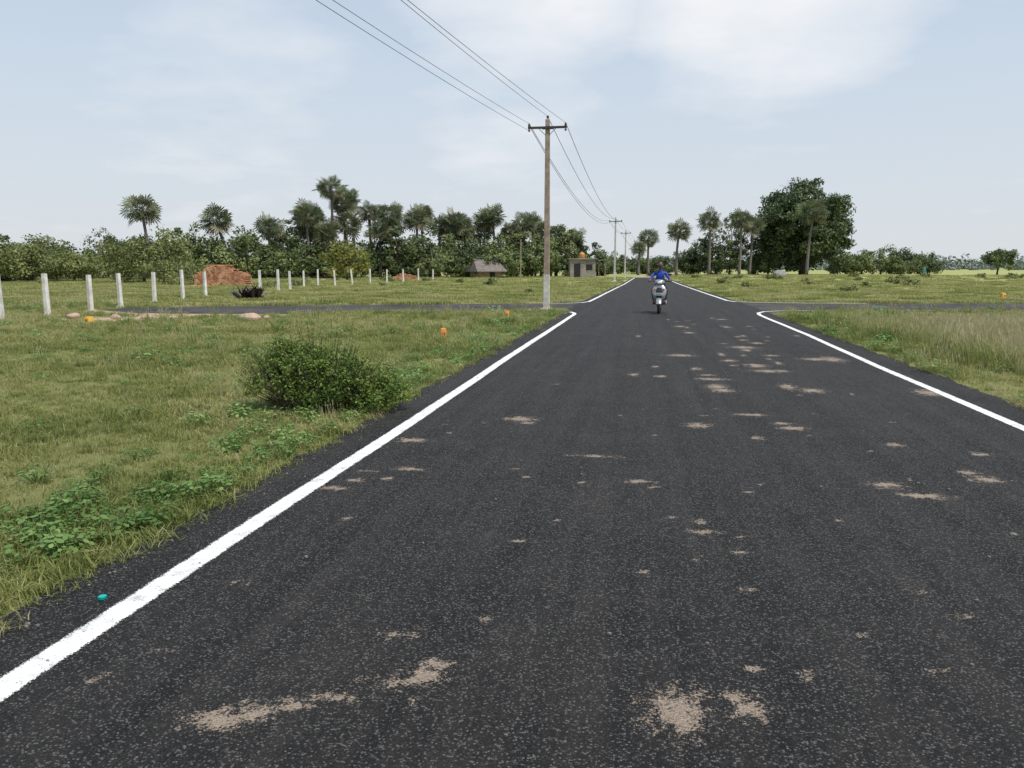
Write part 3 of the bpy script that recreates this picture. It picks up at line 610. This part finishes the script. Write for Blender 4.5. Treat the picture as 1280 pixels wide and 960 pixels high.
# ---------------------------------------------------------------- markers, stones, cap
mmk=simple('orange_marker_paint',(.78,.27,.03),.7,.25,20); mym=simple('yellow_marker_paint',(.70,.40,.05),.7,.25,20)
def marker(x,y,h,w_,m):
    e=empty('boundary_stone',(x,y,0),random.uniform(-.3,.5)); mb=MB()
    mb.loft([(0-.03,0,0,w_*.55,w_*.5),(h*.85,0,0,w_*.5,w_*.42),(h*.97,0,0,w_*.42,w_*.34),(h,0,0,w_*.25,w_*.2)],0,16,5,axis='z'); mb.obj('stone',[m],e)
    mb=MB(); 
    for (a_,b_,c_,d_) in ((-.15,.55,.05,.25),(.1,.6,.25,.05),(.12,.45,.05,.2)): mb.box((a_*w_,-w_*.47-.004,b_*h),(c_*w_*1.6,.006,d_*h)) 
    mb.obj('painted_number',[msteel],e,False)
marker(-4.13,15.48,.25,.12,mmk); marker(-4.03,22.43,.22,.13,mmk); marker(-14.62,18.3,.2,.2,mym); marker(16.67,40.03,.3,.22,mym)
mrock=simple('granite',(.48,.33,.26),.9,.3,5,c2=(.30,.2,.16),bmp=.6,bscale=20)
def rock(x,y,r,seed,name='rock'):
    g=random.Random(seed); p=[g.uniform(0,6) for _ in range(6)]
    mb=MB(); mb.ell((0,0,r*.3),(r,r*.8,r*.62),0,14,10,lambda v:v*(1+.16*math.sin(v.x/r*3+p[0])+.14*math.sin(v.y/r*4+p[1])+.12*math.sin(v.z/r*5+p[2]))); mb.obj(name,[mrock],loc=(x,y,0),angle=25)
for i,(x,y,r) in enumerate([(-11.2,20.5,.28),(-10.8,20.7,.12),(-16.7,20.2,.18),(-15.4,20.4,.15),(-14.6,20.6,.14),(-13.9,20.1,.12),(-3.0,26.0,.1),(-3.9,25.9,.09)]): rock(x,y,r,i)
g=np.random.default_rng(5); mb=MB()
for i in range(1400):
    s_=g.random()<.6; y=1.5+g.random()**1.5*24; x=(-2.60+g.normal()*.07) if s_ else (4.0+g.normal()*.08)
    if g.random()<.25: x=g.uniform(-2.5,3.9)
    r=.004+.009*g.random()**3; mb.ell((x,y,.012+r*.5),(r,r*.8,r*.7),0,5,3)
mb.obj('loose_gravel',[simple('gravel',(.22,.2,.18),.9,.4,30,c2=(.06,.06,.06))],smooth=False)
mb=MB(); mb.tube([(0,0,0),(0,0,.002),(0,0,.014),(0,0,.016)],[.017,.018,.0175,.015],0,24)
for k in range(36):
    a=k*math.pi/18; mb.box((math.cos(a)*.018,math.sin(a)*.018,.008),(.0012,.0012,.011))
o=mb.obj('bottle_cap',[simple('teal_plastic',(.0,.36,.32),.4,.1,9)],loc=(-2.39,2.93,.014))
# ---------------------------------------------------------------- people
mskin=simple('skin',(.16,.085,.055),.55,.1,20); mhair=simple('hair',(.012,.011,.01),.6); mshirt=simple('blue_shirt',(.03,.08,.42),.85,.3,9,c2=(.015,.045,.26),bmp=.4,bscale=14); mtr=simple('dark_trousers',(.035,.035,.045),.85,.3,8); msole=simple('sandal',(.04,.025,.02),.7); meye=simple('eye',(.6,.6,.58),.3); mteal=simple('teal_cloth',(.05,.30,.29),.85,.2,9)
def figure(name,J,E_,rads,root,classify,mats,parent):
    names=list(J); me=bpy.data.meshes.new(name+'_sk'); me.from_pydata([J[k] for k in names],[(names.index(a),names.index(b)) for a,b in E_],[])
    o=bpy.data.objects.new(name+'_sk',me); COL.objects.link(o); o.modifiers.new('s','SKIN'); sv=me.skin_vertices[0].data
    for i,k in enumerate(names):
        r=rads[k]; sv[i].radius=r if hasattr(r,'__len__') else (r,r); sv[i].use_root=(k==root); 
    ss_=o.modifiers.new('u','SUBSURF'); ss_.levels=3; ss_.render_levels=3
    dg=bpy.context.evaluated_depsgraph_get(); dg.update(); m2=bpy.data.meshes.new_from_object(o.evaluated_get(dg)); bpy.data.objects.remove(o)
    m2.materials.clear()
    for m in mats: m2.materials.append(m)
    for p in m2.polygons: p.material_index=classify(p.center); p.use_smooth=True
    q=bpy.data.objects.new(name,m2); COL.objects.link(q); q.parent=parent; return q
def head(parent,c,tilt=0):
    mb=MB(); c=Vector(c)
    def hf(v):
        k=1.0
        if v.z<0: k=1-.24*(-v.z/.115)
        return Vector((v.x*k,v.y*(k if v.y>0 else (1-.02*(v.z<0))),v.z))
    mb.ell(c,(.075,.092,.115),0,20,14,hf)
    mb.ell(c+Vector((0,.012,.022)),(.083,.092,.108),1,20,14,lambda v:Vector((v.x,max(v.y,-.062+(.06 if v.z<.03 else 0)) if v.z<.055 else v.y,max(v.z,-.03))))
    mb.ell(c+Vector((0,-.088,-.015)),(.013,.016,.024),0,8,6)
    for s_ in (-1,1):
        mb.ell(c+Vector((s_*.03,-.080,.01)),(.013,.007,.007),2,8,6); mb.ell(c+Vector((s_*.03,-.0865,.01)),(.005,.003,.006),1,6,5)
        mb.box(c+Vector((s_*.03,-.083,.027)),(.032,.008,.006),1); mb.ell(c+Vector((s_*.078,.005,-.005)),(.01,.018,.03),0,8,6)
    mb.box(c+Vector((0,-.081,-.043)),(.045,.008,.006),1); mb.ell(c+Vector((0,-.074,-.056)),(.022,.010,.006),0,8,5)
    mb.obj('head',[mskin,mhair,meye],parent)
RP=(.45,25.85,.014); RZ=-.04
rd=empty('scooter_rider',RP,RZ)
J={'pel':(0,.30,.83),'waist':(0,.29,.98),'chest':(0,.24,1.16),'ubk':(0,.22,1.29),'neck':(0,.195,1.37),'neckm':(0,.165,1.44),'neckt':(0,.145,1.51)}
rad={'pel':(.165,.13),'waist':(.135,.105),'chest':(.165,.12),'ubk':(.12,.09),'neck':.056,'neckm':.053,'neckt':.05}
Ed=[('pel','waist'),('waist','chest'),('chest','ubk'),('ubk','neck'),('neck','neckm'),('neckm','neckt')]
for s_,q in ((-1,'l'),(1,'r')):
    for k,p,r in (('sh',(.185*s_,.22,1.285),.062),('ua',(.255*s_,.16,1.17),.052),('el',(.33*s_,.06,1.05),.042),('fa',(.33*s_,-.08,1.045),.036),('wr',(.325*s_,-.2,1.045),.027),('ha',(.315*s_,-.27,1.045),.034)):
        J[q+k]=p; rad[q+k]=r
    Ed+=[('ubk',q+'sh'),(q+'sh',q+'ua'),(q+'ua',q+'el'),(q+'el',q+'fa'),(q+'fa',q+'wr'),(q+'wr',q+'ha')]
    for k,p,r in (('hip',(.11*s_,.22,.80),.105),('th',(.16*s_,.04,.80),.088),('kn',(.21*s_,-.13,.76),.066),('sn',(.20*s_,-.12,.6),.06),('an',(.18*s_,-.12,.41),.042),('ft',(.18*s_,-.2,.365),.04),('to',(.185*s_,-.29,.355),.032)):
        J[q+k]=p; rad[q+k]=r
    Ed+=[('pel',q+'hip'),(q+'hip',q+'th'),(q+'th',q+'kn'),(q+'kn',q+'sn'),(q+'sn',q+'an'),(q+'an',q+'ft'),(q+'ft',q+'to')]
def cf(c):
    if c.z>1.39: return 2
    if c.z<.415: return 2 if c.z>.37 else 3
    if c.z>1.0 and c.y<.05 and abs(c.x)>.24: return 2
    if c.z>.92: return 0
    return 1
figure('body',J,Ed,rad,'pel',cf,[mshirt,mtr,mskin,msole],rd)
head(rd,(0,.125,1.555))
mb=MB()
for s_ in (-1,1):
    for k in range(4):
        x=s_*(.285+.021*k); r=.0095-.0006*(k==3); z0=1.05
        mb.tube([(x,-.26,z0+.018),(x,-.30,z0+.02),(x,-.335,z0+.002),(x,-.33,z0-.028),(x,-.30,z0-.034)],[r,r,r*.95,r*.9,r*.75],0,7)
    x=s_*.272; mb.tube([(x+s_*.01,-.25,1.04),(x-s_*.006,-.28,1.025),(x-s_*.004,-.31,1.012)],[.012,.011,.009],0,7)
mb.obj('fingers',[mskin],rd)
sc=empty('motor_scooter',RP,RZ)
msil=simple('silver_paint',(.34,.35,.37),.3,.08,3,metal=.5); mblk=simple('black_plastic',(.02,.02,.022),.45,.2,9); mrub=simple('tyre_rubber',(.02,.02,.02),.85,.2,20); mgl=simple('lamp_glass',(.7,.71,.73),.08,.05,4); mamb=simple('amber_lens',(.8,.25,.02),.2,.1,5); mplate=simple('number_plate',(.70,.70,.67),.4,.1,5); mmet=simple('bright_metal',(.4,.4,.4),.3,.1,6,metal=.9)
mb=MB()
for y_ in (-.62,.60):
    mb.torus((0,y_,.235),.185,.05,0,w=.95); 
    mb.tube([(-.03,y_,.235),(.03,y_,.235)],.13,1,18); mb.tube([(-.06,y_,.235),(.06,y_,.235)],.04,1,12)
    for k in range(5):
        a=k*1.256; mb.tube([(0,y_,.235),(0,y_+math.cos(a)*.15,.235+math.sin(a)*.15)],.018,1,6)
mb.obj('wheels',[mrub,mmet],sc)
mb=MB()
vs=[];fs=[]; K=12
for i in range(K):
    a=math.radians(20+i*150/(K-1)); 
    for j in range(7):
        b_=math.radians(-80+j*160/6); rr=.262+.035*math.cos(b_)-.02; x=.085*math.sin(b_)
        vs.append((x,-.62-math.cos(a)*rr,.235+math.sin(a)*rr))
fs=[(i*7+j,i*7+j+1,(i+1)*7+j+1,(i+1)*7+j) for i in range(K-1) for j in range(6)]
mb.add(vs,fs,0)
mb.tube([(-.055,-.62,.235),(-.06,-.56,.48)],.018,1,8); mb.tube([(.055,-.62,.235),(.06,-.56,.48)],.018,1,8); mb.tube([(0,-.54,.46),(0,-.40,.98)],.03,1,10)
mb.loft([(.30,0,-.40,.09,.05),(.40,0,-.45,.14,.07),(.52,0,-.49,.19,.085),(.66,0,-.48,.225,.08),(.78,0,-.45,.225,.07),(.87,0,-.42,.17,.06),(.93,0,-.40,.10,.05)],0,24,2.6,axis='z')
mb.loft([(.45,0,-.552,.06,.03),(.58,0,-.578,.10,.03),(.72,0,-.568,.11,.03),(.84,0,-.525,.07,.03)],1,18,2.4,axis='z')
mb.loft([(-.40,0,.325,.19,.03),(-.2,0,.31,.23,.03),(.12,0,.31,.2,.035),(.2,0,.33,.15,.05)],1,16,4)
mb.loft([(.02,0,.58,.10,.13),(.12,0,.58,.15,.17),(.3,0,.60,.175,.17),(.55,0,.64,.165,.13),(.78,0,.70,.10,.08),(.88,0,.72,.05,.04)],0,22,2.8)
mb.loft([(.05,0,.40,.08,.1),(.3,0,.33,.13,.12),(.6,0,.33,.12,.1),(.72,0,.36,.06,.07)],1,16,2.6)
mb.obj('body_panels',[msil,mblk],sc)
mb=MB(); mb.loft([(-.02,0,.735,.08,.03),(.05,0,.75,.13,.045),(.3,0,.76,.15,.05),(.6,0,.79,.14,.05),(.78,0,.80,.09,.04)],0,18,2.8); mb.obj('seat',[mblk],sc)
mb=MB()
mb.loft([(-.50,0,1.0,.06,.045),(-.47,0,1.0,.12,.075),(-.40,0,1.01,.155,.085),(-.32,0,1.02,.12,.06),(-.28,0,1.02,.06,.03)],0,22,2.6)
mb.ell((0,-.475,.995),(.085,.045,.055),1,18,10)
mb.tube([(-.12,-.36,1.02),(-.24,-.31,1.045),(-.37,-.29,1.05)],[.016,.016,.016],2,8); mb.tube([(.12,-.36,1.02),(.24,-.31,1.045),(.37,-.29,1.05)],[.016,.016,.016],2,8)
for s_ in (-1,1):
    mb.tube([(s_*.26,-.302,1.046),(s_*.38,-.29,1.05)],.02,2,10)
    mb.tube([(s_*.2,-.34,1.04),(s_*.34,-.38,1.04)],.007,2,6)
    mb.tube([(s_*.19,-.33,1.04),(s_*.25,-.34,1.15),(s_*.30,-.33,1.22)],.007,2,6)
    mb.loft([(-.355,s_*.32,1.25,.04,.02),(-.345,s_*.32,1.25,.06,.035),(-.325,s_*.32,1.25,.055,.032),(-.315,s_*.32,1.25,.03,.02)],2,16,2.6)
    mb.ell((s_*.145,-.545,.80),(.04,.03,.022),3,12,8); mb.ell((s_*.13,-.44,1.0),(.025,.03,.018),3,10,6)
mb.obj('handlebar_headlamp_mirrors',[msil,mgl,mblk,mamb],sc)
mb=MB(); mb.box((0,-.618,.63),(.24,.008,.08),0,Matrix.Rotation(.1,3,'X'))
for i in range(7): mb.box((-.09+i*.03,-.6245,.63),(.014,.004,.04),1,Matrix.Rotation(.1,3,'X'))
mb.obj('number_plate',[mplate,mblk],sc,False)
mb=MB(); mb.tube([(.17,.35,.28),(.19,.6,.30),(.19,.80,.34)],[.03,.05,.045],0,12); mb.tube([(-.12,.2,.3),(-.24,.22,.27)],.01,0,6); mb.obj('exhaust',[mmet],sc)
x,y=at(53.1,122); wk=empty('pedestrian',(x,y,0),PSI)
J={'pel':(0,0,.92),'ch':(0,0,1.25),'ub':(0,0,1.38),'nk':(0,0,1.48),'nt':(0,-.01,1.56)}; rad={'pel':(.15,.11),'ch':(.17,.12),'ub':(.13,.09),'nk':.055,'nt':.05}; Ed=[('pel','ch'),('ch','ub'),('ub','nk'),('nk','nt')]
for s_,q in ((-1,'l'),(1,'r')):
    for k,p,r in (('sh',(.19*s_,0,1.38),.06),('el',(.25*s_,.03,1.1),.042),('wr',(.25*s_,-.06,.86),.03),('hd',(.25*s_,-.08,.77),.035)): J[q+k]=p; rad[q+k]=r
    Ed+=[('ub',q+'sh'),(q+'sh',q+'el'),(q+'el',q+'wr'),(q+'wr',q+'hd')]
    for k,p,r in (('hp',(.1*s_,0,.86),.1),('kn',(.11*s_,-.08*s_,.48),.065),('an',(.11*s_,.08*s_,.09),.042),('to',(.12*s_,.08*s_-.14,.04),.035)): J[q+k]=p; rad[q+k]=r
    Ed+=[('pel',q+'hp'),(q+'hp',q+'kn'),(q+'kn',q+'an'),(q+'an',q+'to')]
figure('body',J,Ed,rad,'pel',lambda c: 2 if (c.z>1.47 or c.z<.3 or (abs(c.x)>.2 and c.z<1.1)) else 0 if c.z>.5 else 1,[mteal,mtr,mskin],wk); head(wk,(0,-.02,1.6))
